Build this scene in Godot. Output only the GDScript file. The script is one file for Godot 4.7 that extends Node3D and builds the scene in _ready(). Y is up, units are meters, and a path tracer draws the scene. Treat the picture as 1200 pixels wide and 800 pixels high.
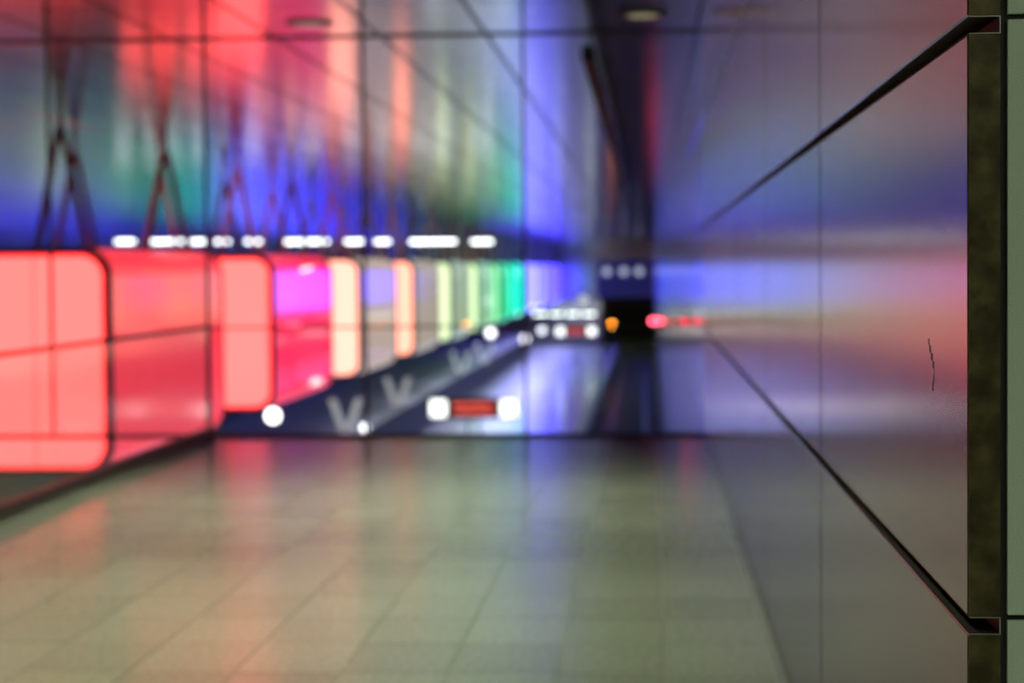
extends Node3D
# An underground station seen from its mezzanine. World: x right, y up, the hall runs towards -z.
# Eye at (0, 1.3, 0). Distances "d" below are metres ahead of the eye: z = -d.

const EYE := 1.3
const WALL_X := 0.425          # face of the right wall
const LEFT_X := -16.15        # face of the left wall
const CEIL := 3.35            # underside of the ceiling
const PLAT := -4.3            # platform surface
const TRACK := -5.3           # track bed
const GLASS_D := 15.4         # the glazed end of the mezzanine
const RAIL_X := -3.42         # the balustrade on the left of the mezzanine
const END_D := 152.0          # far end of the hall

var TURN := Vector3(-atan(85.0 / 2333.0), atan(160.0 / 2333.0), deg_to_rad(-0.5))   # the camera looks down a little and to the left
var M := {}
var cache := {}
var counts := {}
var rng := RandomNumberGenerator.new()

# ---------------------------------------------------------------- naming
func numbered(called: String) -> String:
	var n: int = counts.get(called, 0)
	counts[called] = n + 1
	return called if n == 0 else "%s_%03d" % [called, n]

func tag(o: Node, label: String, category: String, group := "") -> void:
	o.set_meta("label", label)
	if category: o.set_meta("category", category)
	if group: o.set_meta("group", group)

func thing(called: String, label: String, category: String, at: Vector3, group := "") -> Node3D:
	var o := Node3D.new()
	o.name = numbered(called)
	add_child(o)
	o.position = at
	tag(o, label, category, group)
	return o

func setting(called: String, label: String) -> Node3D:
	var o := Node3D.new()
	o.name = called
	add_child(o)
	o.set_meta("kind", "structure")
	o.set_meta("label", label)
	return o

func part(called: String, mesh: Mesh, mat: Material, parent: Node, at := Vector3.ZERO, turn := Vector3.ZERO) -> MeshInstance3D:
	var o := MeshInstance3D.new()
	o.name = called
	o.mesh = mesh
	o.material_override = mat
	parent.add_child(o, true)
	o.position = at
	o.rotation = turn
	return o

# ---------------------------------------------------------------- shapes
func face(st: SurfaceTool, pts: Array, out: Vector3) -> void:
	var a: Vector3 = pts[0]
	var n: Vector3 = (pts[1] - a).cross(pts[2] - a)
	if n.dot(out) > 0.0:
		pts = pts.duplicate()
		pts.reverse()
	for i in range(1, pts.size() - 1):
		for p in [pts[0], pts[i], pts[i + 1]]:
			st.set_normal(out)
			st.add_vertex(p)

func begin() -> SurfaceTool:
	var st := SurfaceTool.new()
	st.begin(Mesh.PRIMITIVE_TRIANGLES)
	return st

func add_box(st: SurfaceTool, lo: Vector3, hi: Vector3, b := 0.0) -> void:
	# a box with chamfered edges
	var c := (lo + hi) * 0.5
	var h := (hi - lo) * 0.5
	b = minf(b, minf(h.x, minf(h.y, h.z)) * 0.9)
	for ax in 3:
		var u := (ax + 1) % 3
		var v := (ax + 2) % 3
		for s in [-1.0, 1.0]:
			var n := Vector3.ZERO
			n[ax] = s
			var q := []
			for k in [[-1.0, -1.0], [1.0, -1.0], [1.0, 1.0], [-1.0, 1.0]]:
				var p := Vector3.ZERO
				p[ax] = s * h[ax]
				p[u] = k[0] * (h[u] - b)
				p[v] = k[1] * (h[v] - b)
				q.append(c + p)
			face(st, q, n)
	if b <= 0.0:
		return
	for ax in 3:                                       # edges that run along ax
		var u := (ax + 1) % 3
		var v := (ax + 2) % 3
		for su in [-1.0, 1.0]:
			for sv in [-1.0, 1.0]:
				var n := Vector3.ZERO
				n[u] = su
				n[v] = sv
				var q := []
				for k in [[-1.0, 0], [1.0, 0], [1.0, 1], [-1.0, 1]]:
					var p := Vector3.ZERO
					p[ax] = k[0] * (h[ax] - b)
					p[u] = su * (h[u] - (b if k[1] == 0 else 0.0))
					p[v] = sv * (h[v] - (0.0 if k[1] == 0 else b))
					q.append(c + p)
				face(st, q, n.normalized())
	for sx in [-1.0, 1.0]:
		for sy in [-1.0, 1.0]:
			for sz in [-1.0, 1.0]:
				var s := Vector3(sx, sy, sz)
				var q := []
				for ax in 3:
					var p := s * (h - Vector3.ONE * b)
					p[ax] = s[ax] * h[ax]
					q.append(c + p)
				face(st, q, s.normalized())

func box(size: Vector3, b := 0.0) -> Mesh:
	var key := "b%s%.4f" % [size.snapped(Vector3.ONE * 0.0005), b]
	if not cache.has(key):
		var st := begin()
		add_box(st, -size * 0.5, size * 0.5, b)
		cache[key] = st.commit()
	return cache[key]

func span(called: String, lo: Vector3, hi: Vector3, mat: Material, parent: Node, b := 0.0) -> MeshInstance3D:
	return part(called, box(hi - lo, b), mat, parent, (lo + hi) * 0.5)

func lathe(profile: Array, n := 24) -> Mesh:
	# profile: [radius, height] pairs, turned about y
	var st := begin()
	for i in n:
		var a0 := TAU * i / n
		var a1 := TAU * (i + 1) / n
		for k in profile.size() - 1:
			var p0: Array = profile[k]
			var p1: Array = profile[k + 1]
			var am := (a0 + a1) * 0.5
			var dr: float = p1[0] - p0[0]
			var dh: float = p1[1] - p0[1]
			var out := Vector3(cos(am) * dh, -dr, sin(am) * dh).normalized()
			var q := [Vector3(cos(a0) * p0[0], p0[1], sin(a0) * p0[0]), Vector3(cos(a1) * p0[0], p0[1], sin(a1) * p0[0]),
				Vector3(cos(a1) * p1[0], p1[1], sin(a1) * p1[0]), Vector3(cos(a0) * p1[0], p1[1], sin(a0) * p1[0])]
			if p0[0] < 1e-5:
				q = [q[0], q[2], q[3]]
			elif p1[0] < 1e-5:
				q = [q[0], q[1], q[2]]
			face(st, q, out)
	return st.commit()

func rounded(w: float, h: float, r: float, seg := 8) -> PackedVector2Array:
	var out := PackedVector2Array()
	for k in 4:
		var cx: float = (w * 0.5 - r) * [1, -1, -1, 1][k]
		var cy: float = (h * 0.5 - r) * [1, 1, -1, -1][k]
		for i in seg + 1:
			var a := PI * 0.5 * (k + float(i) / seg)
			out.append(Vector2(cx + cos(a) * r, cy + sin(a) * r))
	return out

func ring(outer: PackedVector2Array, inner: PackedVector2Array, z0: float, z1: float) -> Mesh:
	# a frame between two outlines of equal count, from z0 (back) to z1 (front)
	var st := begin()
	for i in outer.size():
		var j := (i + 1) % outer.size()
		var o0 := outer[i]
		var o1 := outer[j]
		var n0 := inner[i]
		var n1 := inner[j]
		if o0.distance_to(o1) < 1e-5 and n0.distance_to(n1) < 1e-5:
			continue
		face(st, [v3(o0, z1), v3(o1, z1), v3(n1, z1), v3(n0, z1)], Vector3.BACK)
		face(st, [v3(o0, z0), v3(o1, z0), v3(n1, z0), v3(n0, z0)], Vector3.FORWARD)
		var m := ((o0 + o1) * 0.5).normalized()
		if o0.distance_to(o1) > 1e-5:
			var e := (o1 - o0).orthogonal().normalized()
			if e.dot(m) < 0: e = -e
			face(st, [v3(o0, z0), v3(o1, z0), v3(o1, z1), v3(o0, z1)], Vector3(e.x, e.y, 0))
		if n0.distance_to(n1) > 1e-5:
			var e2 := (n1 - n0).orthogonal().normalized()
			if e2.dot(m) > 0: e2 = -e2
			face(st, [v3(n0, z0), v3(n1, z0), v3(n1, z1), v3(n0, z1)], Vector3(e2.x, e2.y, 0))
	return st.commit()

func v3(p: Vector2, z: float) -> Vector3:
	return Vector3(p.x, p.y, z)

func prism(poly: PackedVector2Array, z0: float, z1: float) -> Mesh:
	var st := begin()
	var tri := Geometry2D.triangulate_polygon(poly)
	for i in range(0, tri.size(), 3):
		face(st, [v3(poly[tri[i]], z1), v3(poly[tri[i + 1]], z1), v3(poly[tri[i + 2]], z1)], Vector3.BACK)
		face(st, [v3(poly[tri[i]], z0), v3(poly[tri[i + 1]], z0), v3(poly[tri[i + 2]], z0)], Vector3.FORWARD)
	var cw := Geometry2D.is_polygon_clockwise(poly)
	for i in poly.size():
		var a := poly[i]
		var b := poly[(i + 1) % poly.size()]
		if a.distance_to(b) < 1e-6: continue
		var e := Vector2(b.y - a.y, a.x - b.x).normalized() * (1.0 if not cw else -1.0)
		face(st, [v3(a, z0), v3(b, z0), v3(b, z1), v3(a, z1)], Vector3(e.x, e.y, 0))
	return st.commit()

func bar(a: Vector3, b: Vector3, w: float, t: float) -> Mesh:
	# a flat bar from a to b: w wide across the picture, t thick
	var st := begin()
	var d := (b - a).normalized()
	var side := d.cross(Vector3.BACK).normalized() * w * 0.5
	var dep := side.cross(d).normalized() * t * 0.5
	var c := [side + dep, -side + dep, -side - dep, side - dep]
	for i in 4:
		var n: Vector3 = (c[i] + c[(i + 1) % 4]).normalized()
		face(st, [a + c[i], a + c[(i + 1) % 4], b + c[(i + 1) % 4], b + c[i]], n)
	face(st, [a + c[0], a + c[1], a + c[2], a + c[3]], -d)
	face(st, [b + c[0], b + c[1], b + c[2], b + c[3]], d)
	return st.commit()

func rod(a: Vector3, b: Vector3, r: float, mat: Material, called: String, parent: Node, n := 12) -> MeshInstance3D:
	var len := a.distance_to(b)
	var key := "r%.3f_%.3f_%d" % [len, r, n]
	if not cache.has(key):
		cache[key] = lathe([[0.0, 0.0], [r, 0.0], [r, len], [0.0, len]], n)
	var o := part(called, cache[key], mat, parent, a)
	var y := (b - a).normalized()
	var x := y.cross(Vector3.BACK if absf(y.z) < 0.9 else Vector3.RIGHT).normalized()
	o.basis = Basis(x, y, x.cross(y))
	return o

# ---------------------------------------------------------------- materials
func lin(r: float, g: float, b: float) -> Color:
	return Color(r, g, b).linear_to_srgb()

func mat(called: String, c: Color, rough: float, metal := 0.0, spec := 0.5) -> StandardMaterial3D:
	var m := StandardMaterial3D.new()
	m.resource_name = called
	m.albedo_color = c
	m.roughness = rough
	m.metallic = metal
	m.metallic_specular = spec
	M[called] = m
	return m

func glow(called: String, e: Color, rough := 0.2) -> StandardMaterial3D:
	# e: linear radiance of a thing that gives off light
	var m := mat(called, lin(0.25, 0.25, 0.25), rough)
	var k := maxf(e.r, maxf(e.g, e.b))
	m.emission_enabled = true
	m.emission = Color(e.r / k, e.g / k, e.b / k).linear_to_srgb()
	m.emission_energy_multiplier = k
	return m

func noise_tex(seed_: int, freq: float, lo: Color, hi: Color, oct := 4, size := 512, mid := 0.5) -> NoiseTexture2D:
	var f := FastNoiseLite.new()
	f.seed = seed_
	f.noise_type = FastNoiseLite.TYPE_SIMPLEX_SMOOTH
	f.frequency = freq
	f.fractal_octaves = oct
	var g := Gradient.new()
	g.offsets = PackedFloat32Array([mid - 0.35, mid + 0.35])
	g.colors = PackedColorArray([lo, hi])
	var t := NoiseTexture2D.new()
	t.width = size
	t.height = size
	t.seamless = true
	t.noise = f
	t.color_ramp = g
	return t

func tri(m: StandardMaterial3D, s: float) -> void:
	m.uv1_triplanar = true
	m.uv1_world_triplanar = true
	m.uv1_scale = Vector3.ONE * s

func light(parent: Node, called: String, c: Color, size: Vector2, at: Vector3, turn: Vector3) -> void:
	# a light of the size and colour of the glowing face behind it; c is its linear radiance
	var l := AreaLight3D.new()
	l.name = called
	parent.add_child(l, true)
	l.position = at
	l.rotation = turn
	var k := maxf(c.r, maxf(c.g, c.b))
	l.light_color = Color(c.r / k, c.g / k, c.b / k).linear_to_srgb()
	l.area_normalize_energy = false
	l.area_size = size
	l.light_energy = k / PI
	l.area_range = 80.0
	l.area_attenuation = 2.0
	l.shadow_enabled = true

func make_materials() -> void:
	var grain := noise_tex(3, 0.02, Color(0.93, 0.93, 0.93), Color(1, 1, 1))
	var m := mat("wall_metal", lin(0.055, 0.048, 0.043), 0.17, 0.0, 0.36)
	m.albedo_texture = grain
	tri(m, 0.8)
	m = mat("hall_metal", lin(0.44, 0.44, 0.46), 0.11, 1.0)
	m = mat("ceiling_metal", lin(0.23, 0.23, 0.24), 0.15, 1.0)
	m = mat("edge_metal", lin(0.105, 0.082, 0.032), 0.55, 0.5)
	m.albedo_texture = noise_tex(11, 0.012, Color(0.62, 0.60, 0.52), Color(1, 1, 1), 5)
	tri(m, 2.6)
	m.roughness_texture = noise_tex(12, 0.03, Color(0.6, 0.6, 0.6), Color(1, 1, 1), 5)
	mat("channel_dark", lin(0.03, 0.018, 0.015), 0.6, 0.3)  # dark brown puts the shade of the groove into the colour
	mat("channel_lip", lin(0.55, 0.5, 0.46), 0.35, 1.0)
	mat("dark_backing", lin(0.012, 0.012, 0.012), 0.8)
	m = mat("return_panel", lin(0.44, 0.52, 0.42), 0.6, 0.0)
	m.albedo_texture = noise_tex(21, 0.35, Color(0.88, 0.88, 0.88), Color(1, 1, 1), 2)
	tri(m, 2.5)
	for k in 4:
		var s: float = [0.95, 1.0, 1.05, 0.9][k]
		m = mat("tile_%d" % k, lin(0.36 * s, 0.38 * s, 0.28 * s), 0.18, 0.0, 0.65)
		m.albedo_texture = noise_tex(31 + k, 0.06, Color(0.86, 0.86, 0.86), Color(1, 1, 1), 4)
		tri(m, 0.9)
	mat("grout", lin(0.27, 0.27, 0.20), 0.8)
	mat("slab", lin(0.3, 0.3, 0.28), 0.7)
	m = mat("platform", lin(0.62, 0.62, 0.62), 0.16)
	m.albedo_texture = noise_tex(41, 0.05, Color(0.85, 0.85, 0.85), Color(1, 1, 1))
	tri(m, 0.3)
	mat("platform_edge", lin(0.65, 0.65, 0.65), 0.4)
	m = mat("track_bed", lin(0.03, 0.03, 0.035), 0.35)
	mat("rail_steel", lin(0.35, 0.34, 0.33), 0.25, 1.0)
	mat("black_strip", lin(0.008, 0.008, 0.01), 0.16, 0.0, 0.36)
	mat("dark_steel", lin(0.03, 0.03, 0.032), 0.4, 0.4)
	mat("mullion", lin(0.10, 0.095, 0.09), 0.4, 0.5)
	mat("frame_dark", lin(0.02, 0.018, 0.018), 0.4, 0.3)
	mat("hanger", lin(0.7, 0.68, 0.66), 0.35, 0.0)
	mat("enclosure", lin(0.02, 0.022, 0.03), 0.5)
	mat("pale_metal", lin(0.80, 0.82, 0.80), 0.4, 0.0)
	mat("grey_paint", lin(0.16, 0.17, 0.18), 0.5)
	mat("tunnel_black", lin(0.006, 0.006, 0.007), 0.9)
	mat("header", lin(0.10, 0.10, 0.12), 0.35, 0.3)
	m = mat("glass", Color(1, 1, 1, 0.02), 0.0)
	m.transparency = BaseMaterial3D.TRANSPARENCY_ALPHA
	m.metallic_specular = 0.4
	mat("scratch", lin(0.05, 0.03, 0.03), 0.7)

# ---------------------------------------------------------------- the setting
func courses(parent: Node3D, x0: float, x1: float, d_list: Array, y_list: Array, mt: Material, gap: float, b: float) -> void:
	for i in d_list.size() - 1:
		for j in y_list.size() - 1:
			span("panel", Vector3(x0, y_list[j] + gap, -d_list[i + 1] + 0.002), Vector3(x1, y_list[j + 1] - gap, -d_list[i] - 0.002), mt, parent, b)

func build_right_wall() -> void:
	var w := setting("wall_right", "tall wall of satin metal cassettes beside the walkway, reflecting coloured light")
	var ds := [2.69]
	while ds[-1] + 2.28 < GLASS_D - 0.5:
		ds.append(ds[-1] + 2.28)
	ds.append(GLASS_D)
	var ys := [0.0, 0.8166, 1.618, 2.42, CEIL]
	var t := 0.043
	span("backing", Vector3(WALL_X + t + 0.002, TRACK, -END_D), Vector3(WALL_X + t + 0.3, CEIL + 0.2, -2.70), M.dark_backing, w)
	for i in ds.size() - 1:
		for j in 4:
			span("panel", Vector3(WALL_X, ys[j] + (0.0118 if j else 0.0), -ds[i + 1] + 0.011), Vector3(WALL_X + t, ys[j + 1] - 0.0118, -ds[i] - (0.011 if i else 0.0015)), M.wall_metal, w, 0.003)
	for j in 4:                                          # the folded ends of the first cassettes
		span("edge_return", Vector3(WALL_X + 0.0012, ys[j] + (0.0122 if j else 0.0), -2.692), Vector3(WALL_X + t, ys[j + 1] - 0.0122, -2.688), M.edge_metal, w, 0.0006)
	for j in [1, 2, 3]:
		var c := part("joint_channel", box(Vector3(0.0015, 0.0236, GLASS_D - 2.69)), M.channel_dark, w, Vector3(WALL_X + t - 0.0005, ys[j], -(GLASS_D + 2.69) * 0.5))
		part("channel_lip", box(Vector3(0.0016, 0.0236, 0.003), 0.0003), M.channel_lip, c, Vector3(0, 0, (GLASS_D - 2.69) * 0.5))
		for s in [-1, 1]:
			part("channel_flange", box(Vector3(0.040, 0.0012, GLASS_D - 2.70), 0.0), M.channel_dark, c, Vector3(-0.0205, s * 0.0112, 0))
			part("channel_lip", box(Vector3(0.040, 0.0014, 0.003), 0.0003), M.channel_lip, c, Vector3(-0.0205, s * 0.0112, (GLASS_D - 2.69) * 0.5))
	# a curved hairline scratch on the nearest panel
	var st := begin()
	var pts := [Vector2(1.189, 3.064), Vector2(1.179, 3.052), Vector2(1.168, 3.036), Vector2(1.157, 3.018), Vector2(1.146, 3.004), Vector2(1.135, 3.002), Vector2(1.124, 3.010), Vector2(1.112, 3.022)]
	for i in pts.size() - 1:
		var a: Vector2 = pts[i]
		var b: Vector2 = pts[i + 1]
		add_box(st, Vector3(-0.0004, minf(a.x, b.x), -maxf(a.y, b.y) - 0.0015), Vector3(0.0, maxf(a.x, b.x), -minf(a.y, b.y) + 0.0015))
	part("scratch", st.commit(), M.scratch, w, Vector3(WALL_X + 0.0002, 0, 0))
	# the hall beyond the glass
	var hy := [TRACK]
	for k in range(6, -1, -1):
		hy.append(0.815 - 0.81 * k)
	hy += [1.625, 2.435, CEIL]
	courses(w, WALL_X, WALL_X + t, [GLASS_D, 19, 23, 28, 34, 42, 54, 72, 100, END_D], hy, M.hall_metal, 0.008, 0.002)

func build_shell() -> void:
	# mezzanine floor of separate tiles
	var f := setting("floor", "mezzanine floor of pale greenish stone tiles with a soft sheen")
	span("slab", Vector3(RAIL_X - 0.05, -0.5, -GLASS_D - 0.1), Vector3(WALL_X + 0.05, -0.006, 8.0), M.grout, f)
	span("slab", Vector3(WALL_X + 0.05, -0.5, -2.7), Vector3(3.0, -0.006, 8.0), M.grout, f)
	var x := 0.4
	var col := 0
	while x > RAIL_X + 0.1:
		var x0 := maxf(x - 0.35, RAIL_X + 0.03)
		var d := GLASS_D - 0.05
		while d > 3.3:
			var k := rng.randi_range(0, 3)
			var lift := rng.randf_range(-0.0004, 0.0004)
			span("tile", Vector3(x0 + 0.0025, -0.012, -d + 0.0025), Vector3(x - 0.0025, lift, -(d - 0.5) - 0.0025), M["tile_%d" % k], f)
			d -= 0.5
		x -= 0.35
		col += 1
	span("tile_border", Vector3(0.4025, -0.012, -GLASS_D + 0.05), Vector3(WALL_X - 0.002, 0, -2.7), M.tile_3, f, 0.001)
	span("tile_field", Vector3(RAIL_X + 0.03, -0.012, -2.83), Vector3(WALL_X, 0, 8), M.tile_1, f, 0.001)
	span("tile_field", Vector3(WALL_X, -0.012, -2.66), Vector3(3.0, 0, 8), M.tile_1, f, 0.001)
	build_right_wall()
	# the greenish panels that face the camera at the right edge
	var r := setting("wall_return", "pale green-grey wall panels at the corner, seen face on at the right edge")
	span("backing", Vector3(WALL_X + 0.046, 0, -2.78), Vector3(3.0, CEIL, -2.71), M.dark_backing, r)
	var ry := [0.0, 0.827, 1.6285, 2.43, CEIL]
	for j in 4:
		for k in 2:
			var xa := WALL_X + 0.0527 + k * 1.2
			span("panel", Vector3(xa, ry[j] + (0.0036 if j else 0.0), -2.71), Vector3(xa + 1.192, ry[j + 1] - 0.0036, -2.692), M.return_panel, r, 0.001)
	var e := setting("wall_entrance", "plain wall beside the mezzanine, behind the viewer")
	span("panel", Vector3(3.0, 0, -2.8), Vector3(3.2, CEIL, 8), M.return_panel, e)
	var bk := setting("wall_back", "plain wall at the back of the mezzanine")
	span("panel", Vector3(LEFT_X, TRACK, 8), Vector3(3.2, CEIL, 8.3), M.slab, bk)
	# left wall of the hall
	var l := setting("wall_left", "far side wall of satin metal panels beyond the hanging light boxes")
	var hy := [TRACK]
	for k in range(6, -1, -1):
		hy.append(0.815 - 0.81 * k)
	hy += [1.625, 2.435, CEIL]
	span("backing", Vector3(LEFT_X - 0.4, TRACK, -END_D), Vector3(LEFT_X - 0.046, CEIL + 0.2, 8), M.dark_backing, l)
	courses(l, LEFT_X - 0.044, LEFT_X, [-8, 8, 24, 40, 50, 60, 72, 86, 104, 126, END_D], hy, M.hall_metal, 0.008, 0.002)
	# ceiling
	var c := setting("ceiling", "ceiling of long polished metal panels mirroring the coloured lights")
	span("backing", Vector3(LEFT_X - 0.4, CEIL + 0.05, -END_D), Vector3(3.2, CEIL + 0.3, 8.3), M.dark_backing, c)
	var xs := [-0.46, -1.40]
	while xs[-1] - 0.93 > LEFT_X:
		xs.append(xs[-1] - 0.93)
	xs.append(LEFT_X)
	var dz := [-8.0, -2.0, 4.0, 10.0, GLASS_D, 19.7, 24, 28.3, 32.6, 36.9, 41.2, 49.8, 58.4, 75, 100, END_D]
	for i in xs.size() - 1:
		for k in dz.size() - 1:
			span("panel", Vector3(xs[i + 1] + 0.015, CEIL, -dz[k + 1] + 0.006), Vector3(xs[i] - 0.015, CEIL + 0.04, -dz[k] - 0.006), M.ceiling_metal, c, 0.003)
	for k in dz.size() - 1:
		span("dark_panel", Vector3(-0.445, CEIL + 0.003, -dz[k + 1] + 0.006), Vector3(WALL_X - 0.01, CEIL + 0.04, -dz[k] - 0.006), M.black_strip if dz[k] >= GLASS_D else M.ceiling_metal, c, 0.002)
	span("panel", Vector3(WALL_X, CEIL, -2.69), Vector3(3.0, CEIL + 0.04, 8), M.ceiling_metal, c)
	# end wall with the two tunnel mouths
	var ew := setting("wall_end", "end wall of the hall with dark tunnel mouths")
	var top := EYE - 2.27
	span("panel", Vector3(LEFT_X - 0.4, top, -END_D - 0.4), Vector3(WALL_X + 0.4, CEIL, -END_D), M.hall_metal, ew, 0.01)
	span("panel", Vector3(-12.1, TRACK, -END_D - 0.4), Vector3(-3.6, top, -END_D), M.hall_metal, ew, 0.01)
	for s in [[-3.6, WALL_X + 0.3], [LEFT_X - 0.3, -12.1]]:
		span("tunnel_roof", Vector3(s[0], top, -END_D - 30), Vector3(s[1], top + 0.2, -END_D - 0.4), M.tunnel_black, ew)
		span("tunnel_floor", Vector3(s[0], TRACK - 0.3, -END_D - 30), Vector3(s[1], TRACK, -END_D), M.tunnel_black, ew)
		span("tunnel_side", Vector3(s[0] - 0.2, TRACK, -END_D - 30), Vector3(s[0], top, -END_D - 0.4), M.tunnel_black, ew)
		span("tunnel_side", Vector3(s[1], TRACK, -END_D - 30), Vector3(s[1] + 0.2, top, -END_D - 0.4), M.tunnel_black, ew)
		span("tunnel_end", Vector3(s[0], TRACK, -END_D - 30.2), Vector3(s[1], top, -END_D - 30), M.tunnel_black, ew)
	span("header", Vector3(-3.9, top + 0.05, -END_D + 0.02), Vector3(0.35, EYE + 0.6, -END_D + 0.25), M.header, ew, 0.02)
	# platform and tracks
	var p := setting("platform", "long pale island platform below the hanging light boxes")
	span("platform_slab", Vector3(-13.54, TRACK - 0.3, -142), Vector3(-2.18, PLAT - 0.001, 8), M.platform, p, 0.02)
	for xx in [-2.18, -13.54]:
		var s := -1.0 if xx > -5 else 1.0
		span("edge_strip", Vector3(minf(xx, xx + s * 0.35), PLAT - 0.03, -142), Vector3(maxf(xx, xx + s * 0.35), PLAT + 0.003, 8), M.platform_edge, p, 0.004)
	for s in [[-2.18, WALL_X + 0.2, -0.87], [LEFT_X - 0.2, -13.54, -14.85]]:
		var t := setting("floor_track" if s[1] > 0 else "floor_far_track", "dark track bed with two steel rails beside the platform" if s[1] > 0 else "dark track bed on the far side of the platform")
		span("bed", Vector3(s[0], TRACK - 0.3, -END_D), Vector3(s[1], TRACK, 8), M.track_bed, t)
		for k in [-0.72, 0.72]:
			span("rail", Vector3(s[2] + k - 0.035, TRACK, -END_D - 5), Vector3(s[2] + k + 0.035, TRACK + 0.16, 8), M.rail_steel, t, 0.01)

func build_glazing() -> void:
	var w := setting("window_1", "floor to ceiling glazing across the end of the mezzanine with slim dark mullions")
	var z := -GLASS_D - 0.03
	var xs := []
	var x := 0.293
	while x > LEFT_X:
		xs.append(x)
		x -= 1.248
	xs.append(LEFT_X)
	xs.pop_front()
	var edges := [WALL_X] + xs
	for i in edges.size() - 1:
		for yy in [[0.03, EYE + 1.795], [EYE + 1.835, CEIL]]:
			span("pane", Vector3(edges[i + 1] + 0.012, yy[0], z - 0.006), Vector3(edges[i] - 0.012, yy[1], z + 0.006), M.glass, w)
	for xx in xs.slice(0, -1):
		span("mullion", Vector3(xx - 0.011, 0.0, z - 0.02), Vector3(xx + 0.011, CEIL, z + 0.02), M.mullion, w, 0.003)
	span("transom", Vector3(LEFT_X, EYE + 1.80, z - 0.025), Vector3(WALL_X, EYE + 1.83, z + 0.025), M.mullion, w, 0.005)
	span("sill", Vector3(LEFT_X, -0.01, z - 0.03), Vector3(WALL_X, 0.022, z + 0.03), M.mullion, w, 0.004)
	rod(Vector3(RAIL_X, 0.86, z + 0.12), Vector3(WALL_X, 0.86, z + 0.12), 0.008, M.mullion, "handrail", w)
	# balustrade along the left edge of the walkway
	var b := thing("glass_balustrade", "glass balustrade with thin dark handrail along the left edge of the walkway", "balustrade", Vector3(RAIL_X, 0, 0))
	span("base_shoe", Vector3(-0.06, -0.5, -GLASS_D), Vector3(0.03, 0.075, 2.0), M.frame_dark, b, 0.006)
	rod(Vector3(0, 0.87, -GLASS_D + 0.05), Vector3(0, 0.87, 2.0), 0.016, M.mullion, "handrail", b)
	var d := GLASS_D - 0.06
	while d > 0.0:
		span("pane", Vector3(-0.008, 0.05, -d), Vector3(0.008, 0.85, -(d - 1.9)), M.glass, b)
		d -= 1.92
	for dd in [GLASS_D - 0.05]:
		span("post", Vector3(-0.014, 0.0, -dd), Vector3(0.014, 0.87, -dd + 0.05), M.mullion, b, 0.004)

# ---------------------------------------------------------------- hanging light boxes
const CL := 6.5
const CS := 2.8
var box_meshes := {}

func container_shapes() -> void:
	var o := rounded(CS, CS, 0.36)
	var i1 := rounded(CS - 0.16, CS - 0.16, 0.30)
	var i2 := rounded(CS - 0.24, CS - 0.24, 0.25)
	box_meshes.frame = ring(o, i1, -0.10, 0.0)
	box_meshes.rim = ring(i1, i2, -0.06, -0.015)
	var poly := rounded(CS - 0.24, CS - 0.24, 0.25)
	var w3 := (CS - 0.24) / 3.0
	for k in 3:
		var a := -(CS - 0.24) / 2 + w3 * k + 0.012
		var cut := PackedVector2Array([Vector2(a, -2), Vector2(a + w3 - 0.024, -2), Vector2(a + w3 - 0.024, 2), Vector2(a, 2)])
		box_meshes["end%d" % k] = prism(Geometry2D.intersect_polygons(poly, cut)[0], -0.05, -0.02)
	# a side panel: flat in the middle, curving in at top and bottom with the rounded shell
	var prof := PackedVector2Array()
	var inner := PackedVector2Array()
	for k in 5:
		var a := -PI / 2 * 0.9 + PI / 2 * 0.9 * k / 4.0
		prof.append(Vector2(CS / 2 - 0.36 + cos(a) * 0.345, -CS / 2 + 0.36 + sin(a) * 0.345))
		inner.append(Vector2(CS / 2 - 0.36 + cos(a) * 0.30, -CS / 2 + 0.36 + sin(a) * 0.30))
	for k in 5:
		var a := PI / 2 * 0.9 * k / 4.0
		prof.append(Vector2(CS / 2 - 0.36 + cos(a) * 0.345, CS / 2 - 0.36 + sin(a) * 0.345))
		inner.append(Vector2(CS / 2 - 0.36 + cos(a) * 0.30, CS / 2 - 0.36 + sin(a) * 0.30))
	inner.reverse()
	prof.append_array(inner)
	var bay := (CL - 0.2) / 7.0
	box_meshes.side = prism(prof, -bay / 2 + 0.008, bay / 2 - 0.008)
	var flip := PackedVector2Array()
	for p in prof: flip.append(Vector2(-p.x, p.y))
	box_meshes.side_left = prism(flip, -bay / 2 + 0.008, bay / 2 - 0.008)
	box_meshes.core = prism(rounded(CS - 0.12, CS - 0.12, 0.3), -CL + 0.1, -0.1)

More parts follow.
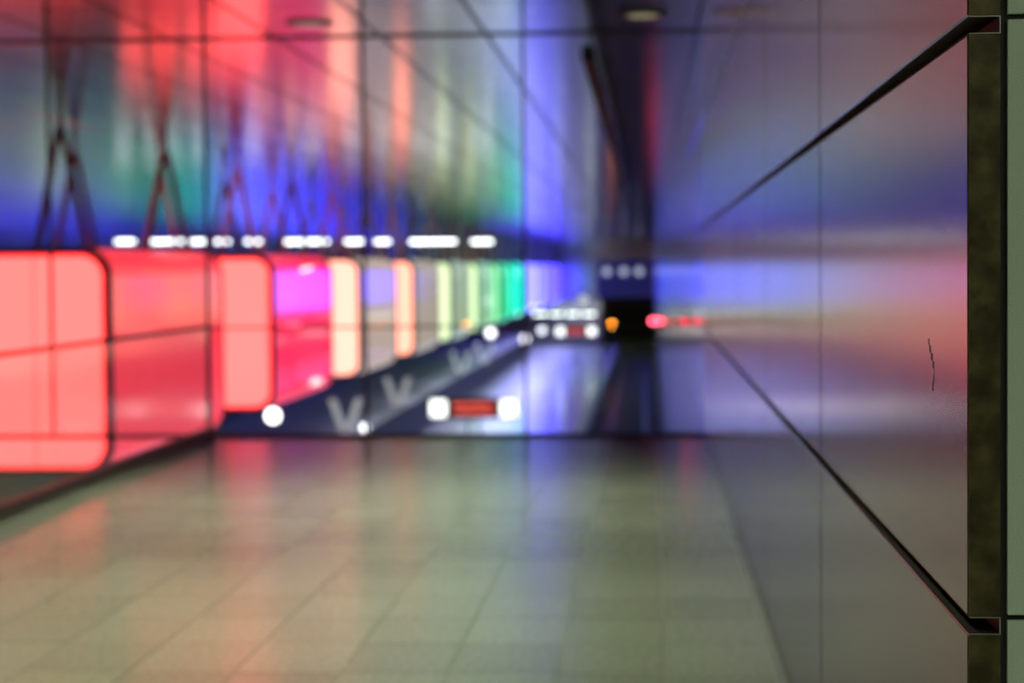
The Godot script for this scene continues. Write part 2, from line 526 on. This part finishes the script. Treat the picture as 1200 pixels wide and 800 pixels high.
func container(i: int, end: Color, side: Color, label: String) -> void:
	var d := 24.0 + 10.7 * i
	var cy := EYE + 0.31 - CS / 2
	var t := thing("light_container", label, "light container", Vector3(-7.97, cy, -d), "glowing light containers hung over the platform")
	part("core", box_meshes.core, M.frame_dark, t)
	var me := glow("end_glow_%d" % i, end, 0.25)
	var rimc := Color(end.r * 0.6, end.g * 0.25, end.b * 0.3) if i < 2 else Color(end.r * 0.5, end.g * 0.7, end.b * 0.6)
	var mr := glow("rim_glow_%d" % i, rimc, 0.25)
	var ms := glow("side_glow_%d" % i, side, 0.03)
	ms.metallic_specular = 0.55
	for far in 2:
		var turn := Vector3(0, PI * far, 0)
		var zz := -CL * far
		part("end_frame", box_meshes.frame, M.frame_dark, t, Vector3(0, 0, zz), turn)
		part("glow_rim", box_meshes.rim, mr, t, Vector3(0, 0, zz), turn)
		for k in 3:
			part("end_panel", box_meshes["end%d" % k], me, t, Vector3(0, 0, zz), turn)
	var bay := (CL - 0.2) / 7.0
	for k in 7:
		var z := -0.1 - bay * (k + 0.5)
		part("side_panel", box_meshes.side, ms, t, Vector3(0, 0, z))
		part("side_panel", box_meshes.side_left, ms, t, Vector3(0, 0, z))
		part("bottom_panel", box(Vector3(1.9, 0.03, bay - 0.016)), M.bottom_glow, t, Vector3(0, -CS / 2 + 0.04, z))
	part("roof_panel", box(Vector3(2.0, 0.05, CL - 0.2), 0.01), M.dark_steel, t, Vector3(0, CS / 2 - 0.035, -CL / 2))
	var share := 0.12
	light(t, "bottom_light", Color(2.0, 2.15, 3.6), Vector2(1.8, 6.0), Vector3(0, -CS / 2 - 0.02, -CL / 2), Vector3(-PI / 2, 0, 0))
	light(t, "end_light", end * share, Vector2(2.3, 2.3), Vector3(0, 0, 0.03), Vector3(0, PI, 0))
	light(t, "side_light", side * share, Vector2(6.0, 2.1), Vector3(CS / 2 + 0.02, 0, -CL / 2), Vector3(0, -PI / 2, 0))
	light(t, "side_light", side * share, Vector2(6.0, 2.1), Vector3(-CS / 2 - 0.02, 0, -CL / 2), Vector3(0, PI / 2, 0))
	# inverted V hangers
	var top := CEIL - cy
	var apex := EYE + 1.80 - cy
	for z in [-0.35, -5.8]:
		for s in [0.70, -0.70]:
			var h := part("hanger_rod", box(Vector3(0.06, top - apex, 0.06), 0.008), M.hanger, t, Vector3(s, (top + apex) / 2, z))
			for q in [-1.0, 1.0]:
				rod(Vector3(q * 0.32, CS / 2 - 0.03 - (top + apex) / 2, 0), Vector3(q * 0.02, (apex - top) / 2, 0), 0.045, M.hanger, "hanger_leg", h)

# ---------------------------------------------------------------- lamps and small things
func at_px(x: float, y: float, d: float) -> Vector3:
	# a place in the hall d metres ahead, from where it was measured on the photograph
	var v := Basis.from_euler(TURN) * Vector3((x - 600.0) / 2333.0, (400.0 - y) / 2333.0, -1.0)
	return Vector3(0, EYE, 0) + v * (d / -v.z)

func tube_lamp(a: Vector3, b: Vector3, c: Color, label: String, group: String, hung: bool, thick := 0.08) -> void:
	var mid := (a + b) / 2
	mid.y = (a.y + b.y) / 2
	var t := thing("tube_lamp", label, "lamp", mid, group)
	var l := a.distance_to(b)
	part("housing", box(Vector3(l, 0.05, thick + 0.04), 0.01), M.grey_paint, t, Vector3(0, 0.03 + thick / 2, 0))
	part("tube", box(Vector3(l - 0.06, thick, thick + 0.02), 0.03), glow("tube_glow_" + t.name, c, 0.4), t)
	for s in [-1, 1]:
		part("end_cap", box(Vector3(0.03, thick + 0.01, thick + 0.03), 0.005), M.grey_paint, t, Vector3(s * (l / 2 - 0.015), 0, 0))
		if hung:
			rod(Vector3(s * l * 0.4, 0.05 + thick / 2, 0), Vector3(s * l * 0.4, CEIL - mid.y, 0), 0.008, M.dark_steel, "suspension_rod", t, 6)
	light(t, "tube_light", c * 0.1, Vector2(maxf(l - 0.1, 0.1), 0.1), Vector3(0, -thick / 2 - 0.01, 0), Vector3(-PI / 2, 0, 0))

func ball_lamp(p: Vector3, r: float, c: Color, label: String, foot_y: float, up: bool) -> void:
	var t := thing("globe_lamp", label, "lamp", Vector3(p.x, foot_y, p.z), "small white globe lamps")
	var h := p.y - foot_y
	var s := -1.0 if up else 1.0
	var prof := []
	for k in 9:
		var a := -PI / 2 + PI * k / 8.0
		prof.append([cos(a) * r, sin(a) * r])
	part("globe", lathe(prof, 18), glow("globe_glow_" + t.name, c, 0.4), t, Vector3(0, h, 0))
	rod(Vector3(0, 0, 0), Vector3(0, h - s * r * 0.95, 0), 0.02, M.dark_steel, "stem", t, 8)
	part("mount", lathe([[0.0, 0.0], [0.07, 0.0], [0.07, 0.03], [0.0, 0.03]], 14), M.dark_steel, t, Vector3(0, 0.0 if not up else -0.03, 0))
	var l := OmniLight3D.new()
	l.name = "globe_light"
	t.add_child(l)
	l.position = Vector3(0, h, 0)
	l.light_size = r * 0.5
	l.light_energy = 0.15 * c.g * r * r
	l.omni_range = 40
	l.omni_attenuation = 2.0
	l.shadow_enabled = true

func indicator(cx: float, cy: float, d: float, label: String) -> void:
	var p := at_px(cx, cy, d)
	var t := thing("train_indicator", label, "indicator", Vector3(p.x, PLAT, p.z), "train indicators along the platform edge")
	var h := p.y - PLAT
	part("base_plate", box(Vector3(0.5, 0.03, 0.3), 0.005), M.dark_steel, t, Vector3(0, 0.015, 0))
	for s in [-0.35, 0.35]:
		rod(Vector3(s * 0.4, 0.03, 0), Vector3(s * 0.4, h - 0.25, 0), 0.035, M.dark_steel, "post", t, 12)
	part("casing", box(Vector3(2.2, 0.5, 0.16), 0.02), M.frame_dark, t, Vector3(0, h, 0))
	var disp := part("display", box(Vector3(1.06, 0.40, 0.02), 0.003), M.dark_screen, t, Vector3(0, h, 0.085))
	for r in 2:
		for k in 9:
			var w: float = [0.08, 0.09, 0.05, 0.1, 0.06, 0.09, 0.07, 0.09, 0.06][(k + 4 * r) % 9]
			part("led_block", box(Vector3(w, 0.11, 0.006)), M.led_red, disp, Vector3(-0.44 + k * 0.11, 0.09 - r * 0.18, 0.012))
	for s in [-0.88, 0.88]:
		var lp := part("lit_panel", box(Vector3(0.40, 0.42, 0.02), 0.03), M.lit_white, t, Vector3(s, h, 0.09))
		light(lp, "panel_light", Color(1.2, 1.25, 1.2), Vector2(0.38, 0.4), Vector3(0, 0, 0.02), Vector3(0, PI, 0))

func v_stand(cx: float, cy: float, d: float, label: String) -> void:  # pale V stand whose arms glow only to brighten it
	var p := at_px(cx, cy, d)
	var t := thing("v_stand", label, "lamp", Vector3(p.x, -3.16, p.z), "pale V-shaped stands with added glow")
	var b := p.y + 3.16 - 0.42
	for s in [-1.0, 1.0]:
		part("glow_arm", bar(Vector3(s * 0.07, b, 0), Vector3(s * 0.36, b + 0.85, 0), 0.17, 0.10), M.v_added_glow, t)
		part("arm_cap", box(Vector3(0.22, 0.04, 0.14), 0.01), M.pale_metal, t, Vector3(s * 0.365, b + 0.86, 0))
	part("foot", box(Vector3(0.2, b + 0.1, 0.12), 0.01), M.pale_metal, t, Vector3(0, (b + 0.1) / 2, 0))

func signal_lamp(p: Vector3, r: float, glow_mat: Material, label: String, lens: Array, wall_mounted: bool) -> void:
	var t := thing("signal", label, "signal", p)
	var w := r * 2.0 + 0.03 + 0.24 * (lens.size() - 1)
	part("head", box(Vector3(w, w if wall_mounted else 0.3, 0.12), 0.015), M.frame_dark, t)
	for x in lens:
		var l := part("lens_light", lathe([[0.0, 0.02], [r * 0.7, 0.015], [r, 0.0], [0.0, 0.0]], 20), glow_mat, t, Vector3(x, 0, 0.062), Vector3(PI / 2, 0, 0))
		part("hood", lathe([[r * 1.15, 0.0], [r * 1.15, 0.10], [r * 1.05, 0.10], [r * 1.05, 0.0]], 20), M.frame_dark, l)
		var om := OmniLight3D.new()
		om.name = "lens_glow"
		l.add_child(om)
		om.position = Vector3(0, 0.05, 0)
		var e: Color = glow_mat.emission
		om.light_color = e
		om.light_energy = 0.004
		om.light_size = r * 0.6
		om.omni_range = 40
		om.omni_attenuation = 2.0
		om.shadow_enabled = true
	if wall_mounted:
		part("bracket", box(Vector3(WALL_X - p.x - w / 2 + 0.0, 0.06, 0.06), 0.005), M.dark_steel, t, Vector3((WALL_X - p.x + w / 2) / 2, 0, 0))
	else:
		rod(Vector3(0, TRACK - p.y, 0), Vector3(0, -0.15, 0), 0.05, M.dark_steel, "mast", t)

func downlight(x: float, d: float, label: String) -> void:
	# surface mounted cylinder with a deep baffle
	var t := thing("cylinder_downlight", label, "lamp", Vector3(x, CEIL, -d), "cylinder downlights above the walkway")
	part("housing", lathe([[0.0, 0.0], [0.17, 0.0], [0.17, -0.26], [0.155, -0.26], [0.155, -0.03], [0.0, -0.03]], 20), M.frame_dark, t)
	part("lens_light", lathe([[0.0, -0.05], [0.15, -0.05], [0.15, -0.03], [0.0, -0.03]], 20), M.downlight_lens, t)
	light(t, "lamp_light", Color(0.88, 1.0, 0.74) * LAMP, Vector2(0.2, 0.2), Vector3(0, -0.055, 0), Vector3(-PI / 2, 0, 0))

const LAMP := 680.0

func ceiling_disc(x: float, d: float, label: String, e: Color) -> void:
	var t := thing("ceiling_light", label, "lamp", Vector3(x, CEIL, -d), "round lights in the hall ceiling")
	part("trim_ring", lathe([[0.13, -0.002], [0.2, -0.002], [0.2, -0.012], [0.13, -0.018], [0.13, -0.002]], 24), M.grey_paint, t)
	part("lens_light", lathe([[0.0, -0.002], [0.13, -0.002], [0.125, -0.02], [0.0, -0.024]], 24), glow("disc_glow_" + t.name, e, 0.4), t)
	light(t, "disc_light", e * 0.5, Vector2(0.2, 0.2), Vector3(0, -0.03, 0), Vector3(-PI / 2, 0, 0))

# ---------------------------------------------------------------- the scene
func _ready() -> void:
	rng.seed = 7
	# camera: 70 mm, focused on the corner of the near wall
	var cam := Camera3D.new()
	cam.name = "camera"
	add_child(cam)
	var att := CameraAttributesPhysical.new()
	att.frustum_focal_length = 70.0
	att.frustum_focus_distance = 2.72
	att.exposure_aperture = 4.0
	cam.attributes = att
	cam.fov = rad_to_deg(2.0 * atan(400.0 / 2333.0))
	cam.near = 0.05
	cam.far = 400.0
	cam.position = Vector3(0, EYE, 0)
	cam.rotation = TURN
	cam.current = true
	var env := Environment.new()
	env.background_mode = Environment.BG_COLOR
	env.background_color = Color.BLACK
	env.tonemap_mode = Environment.TONE_MAPPER_LINEAR
	env.tonemap_exposure = 1.0
	env.sdfgi_enabled = true
	env.ssao_enabled = true
	env.ssil_enabled = true
	var we := WorldEnvironment.new()
	we.name = "world_environment"
	we.environment = env
	add_child(we)

	make_materials()
	glow("downlight_lens", Color(2.85, 3.0, 2.3), 0.4)
	glow("bottom_glow", Color(1.4, 1.4, 1.7), 0.3)
	glow("clock_dial", Color(0.55, 0.62, 0.50), 0.4)
	glow("v_added_glow", Color(0.24, 0.29, 0.28), 0.4)  # glow added to make the pale V stands brighter
	glow("led_red", Color(1.3, 0.10, 0.05), 0.4)
	glow("lit_white", Color(2.6, 2.7, 2.6), 0.4)
	glow("signal_red", Color(14.0, 0.9, 1.6), 0.3)
	glow("signal_dim", Color(3.0, 0.15, 0.25), 0.3)
	glow("signal_orange", Color(12.0, 3.6, 0.2), 0.3)
	mat("dark_screen", lin(0.02, 0.012, 0.01), 0.3)

	build_shell()
	build_glazing()

	container_shapes()
	var boxes := [
		[Color(4.6, 0.33, 0.30), Color(1.2, 0.05, 0.08), "nearest hanging light container, glowing pinkish red, cut by the left picture edge"],
		[Color(4.6, 0.33, 0.30), Color(1.1, 0.02, 0.10), "second hanging light container, pinkish red end and magenta side"],
		[Color(2.7, 0.94, 0.70), Color(0.50, 0.38, 0.30), "third hanging light container, with a warm cream-white end"],
		[Color(2.7, 0.84, 0.58), Color(0.42, 0.36, 0.28), "fourth hanging light container, with a pale peach end"],
		[Color(1.1, 1.4, 0.82), Color(0.36, 0.48, 0.32), "fifth hanging light container, with a pale yellow-green end"],
		[Color(1.1, 1.45, 0.80), Color(0.30, 0.62, 0.36), "sixth hanging light container, with a light green end"],
		[Color(0.4, 1.4, 0.65), Color(0.06, 0.75, 0.32), "seventh hanging light container, glowing mint green"],
		[Color(0.01, 1.7, 1.2), Color(0.01, 1.2, 0.9), "eighth hanging light container, glowing turquoise"],
		[Color(0.95, 0.92, 7.0), Color(0.75, 0.72, 6.4), "ninth hanging light container, glowing pale lavender blue, just past the turquoise one"],
		[Color(0.70, 0.66, 7.5), Color(0.52, 0.48, 6.8), "tenth hanging light container, glowing blue, second past the turquoise one"],
		[Color(0.48, 0.42, 7.5), Color(0.36, 0.28, 6.6), "eleventh hanging light container, glowing violet blue, third past the turquoise one"],
		[Color(0.42, 0.30, 7.2), Color(0.34, 0.22, 6.4), "farthest hanging light container, glowing deep violet at the end of the row"],
	]
	for i in boxes.size():
		container(i, boxes[i][0], boxes[i][1], boxes[i][2])

	# downlights over the walkway, above the picture
	var n := 0
	for d in [-3.0, 0.5, 4.0, 7.5, 11.0]:
		for x in [-2.5, -0.9]:
			downlight(x, d, "cylinder downlight above the walkway, out of the picture")
			n += 1
	# an unseen panel added to light the corner panels, behind the viewer's right shoulder
	var cpn := thing("added_panel_light", "added square luminous panel over the side bay, out of the picture", "lamp", Vector3(1.9, CEIL, 0.6))
	part("frame", box(Vector3(1.7, 0.05, 1.7), 0.01), M.pale_metal, cpn, Vector3(0, -0.03, 0))
	part("diffuser_light", box(Vector3(1.6, 0.02, 1.6), 0.005), M.downlight_lens, cpn, Vector3(0, -0.06, 0))
	light(cpn, "panel_light", Color(0.90, 1.0, 0.80) * 4.2, Vector2(1.6, 1.6), Vector3(0, -0.08, 0), Vector3(-PI / 2, 0, 0))
	ceiling_disc(-0.03, 16.2, "round yellowish light in the dark ceiling strip beside the wall", Color(0.26, 0.24, 0.12))
	ceiling_disc(-2.78, 16.4, "faint round light in the polished ceiling, far left of the dark strip", Color(0.20, 0.18, 0.10))

	# dark linear housing under the ceiling
	var tr := thing("cable_trough", "long black cable trough hung beside the dark ceiling strip", "cable trough", Vector3(-0.47, EYE + 1.72, -16.0))
	part("trough", box(Vector3(0.10, 0.12, 26.0), 0.01), M.dark_backing, tr, Vector3(0, 0, -13.0))
	for k in 5:
		rod(Vector3(0, 0.06, -0.5 - 6.0 * k), Vector3(0, CEIL - EYE - 1.724, -0.5 - 6.0 * k), 0.01, M.dark_steel, "suspension_rod", tr, 6)

	# white tubes added across the hall in place of reflections in the glazing
	var segs := [[133, 161], [166, 218], [221, 246], [249, 272], [285, 312], [330, 388], [400, 430], [437, 460], [478, 537], [550, 580]]
	var ord := ["leftmost", "second", "third", "fourth", "fifth", "sixth", "seventh", "eighth", "ninth", "rightmost"]
	for k in segs.size():
		var s: Array = segs[k]
		var a := at_px(s[0] + 1, 283.0, 49.0)
		var b := at_px(s[1] - 1, 283.0, 49.0)
		tube_lamp(a, b, Color(5.0, 5.3, 5.5), "%s white tube added for a glass reflection in the row above the light containers" % ord[k], "added white tubes above the light containers", true)
	# far end row
	for k in 4:
		var a := at_px(625 + k * 19, 368.0, 138.0)
		var b := at_px(641 + k * 19, 368.0, 138.0)
		var t := ["leftmost", "second", "third", "rightmost"]
		tube_lamp(a, b, Color(3.8, 4.4, 3.8), "%s greenish white lamp in the row at the far platform end" % t[k], "lamps at the far platform end", true, 0.14)

	indicator(555, 478, 49.6, "nearer train indicator with red display between two bright white squares")
	indicator(675, 388, 112.0, "farther train indicator, tiny pinkish display between two white spots")

	# dark stair enclosure on the platform with V stands on it, brightened by an added glow
	var en := thing("stair_enclosure", "long dark low enclosure on the platform under the light containers", "enclosure", Vector3(-10.2, PLAT, -48))
	span("wall_panel", Vector3(-2.3, 0, -84), Vector3(2.3, 1.1, 0), M.enclosure, en, 0.02)
	span("coping", Vector3(-2.33, 1.1, -84), Vector3(2.33, 1.14, 0.03), M.enclosure, en, 0.01)
	v_stand(405, 487, 54, "pale V-shaped stand with added glow nearest to the walkway, lowest in the picture")
	v_stand(466, 459, 65, "second pale V-shaped stand with added glow from the front")
	v_stand(540, 425, 85, "third pale V-shaped stand with added glow from the front")
	v_stand(568, 414, 94, "farthest pale V-shaped stand with added glow")

	ball_lamp(at_px(320, 487, 35.2), 0.13, Color(5, 5, 5), "white globe lamp under the near corner of the second light container", EYE - 2.49 , true)
	ball_lamp(at_px(575, 390, 79.0), 0.17, Color(4, 4, 4), "white globe lamp under the green light containers", EYE - 2.49, true)
	ball_lamp(at_px(428, 501, 51.0), 0.10, Color(5, 5, 5), "white globe lamp low beside the nearest V-shaped stand", -3.16, false)
	ball_lamp(at_px(615, 397, 112.0), 0.22, Color(3, 3, 3), "white globe lamp left of the farther train indicator", -3.16, false)
	ball_lamp(at_px(635, 387, 122.0), 0.22, Color(2.2, 2.3, 2.3), "white globe lamp close to the farther train indicator", PLAT, false)

	# platform clock
	var cp := at_px(684, 352, 118)
	var ck := thing("platform_clock", "round pale clock hanging above the far platform", "clock", cp)
	part("case", lathe([[0.0, -0.06], [0.36, -0.06], [0.38, 0.0], [0.36, 0.06], [0.0, 0.06]], 24), M.grey_paint, ck, Vector3.ZERO, Vector3(PI / 2, 0, 0))
	part("dial_light", lathe([[0.0, 0.0], [0.32, 0.0], [0.32, 0.01], [0.0, 0.01]], 24), M.clock_dial, ck, Vector3(0, 0, 0.06), Vector3(PI / 2, 0, 0))
	rod(Vector3(0, 0.36, 0), Vector3(0, CEIL - cp.y, 0), 0.02, M.dark_steel, "hanger_rod", ck, 8)

	# signals
	signal_lamp(at_px(769, 376, 75.0), 0.10, M.signal_red, "double red signal at the right of the tunnel mouth", [-0.12, 0.14], false)
	signal_lamp(at_px(803, 376, 20.3) + Vector3(-0.012, 0, 0), 0.028, M.signal_dim, "single red signal on the right wall", [0.0], true)
	signal_lamp(at_px(717, 380, 120.0), 0.15, M.signal_orange, "round orange signal at the left of the tunnel mouth", [0.0], false)

	# dim lamps on the portal header
	for k in 3:
		var hp := at_px([711, 731, 749][k], 318, END_D - 0.33)
		var hl := thing("portal_lamp", "%s dim white lamp above the tunnel mouth" % ["left", "middle", "right"][k], "lamp", hp, "dim lamps above the tunnel mouth")
		part("lamp_body", lathe([[0.0, -0.08], [0.30, -0.08], [0.34, 0.0], [0.0, 0.0]], 18), M.grey_paint, hl, Vector3.ZERO, Vector3(PI / 2, 0, 0))
		part("lens_light", lathe([[0.0, 0.05], [0.2, 0.035], [0.30, 0.0], [0.0, 0.0]], 18), glow("portal_glow_%d" % k, Color(0.5, 0.55, 0.6), 0.4), hl, Vector3.ZERO, Vector3(PI / 2, 0, 0))
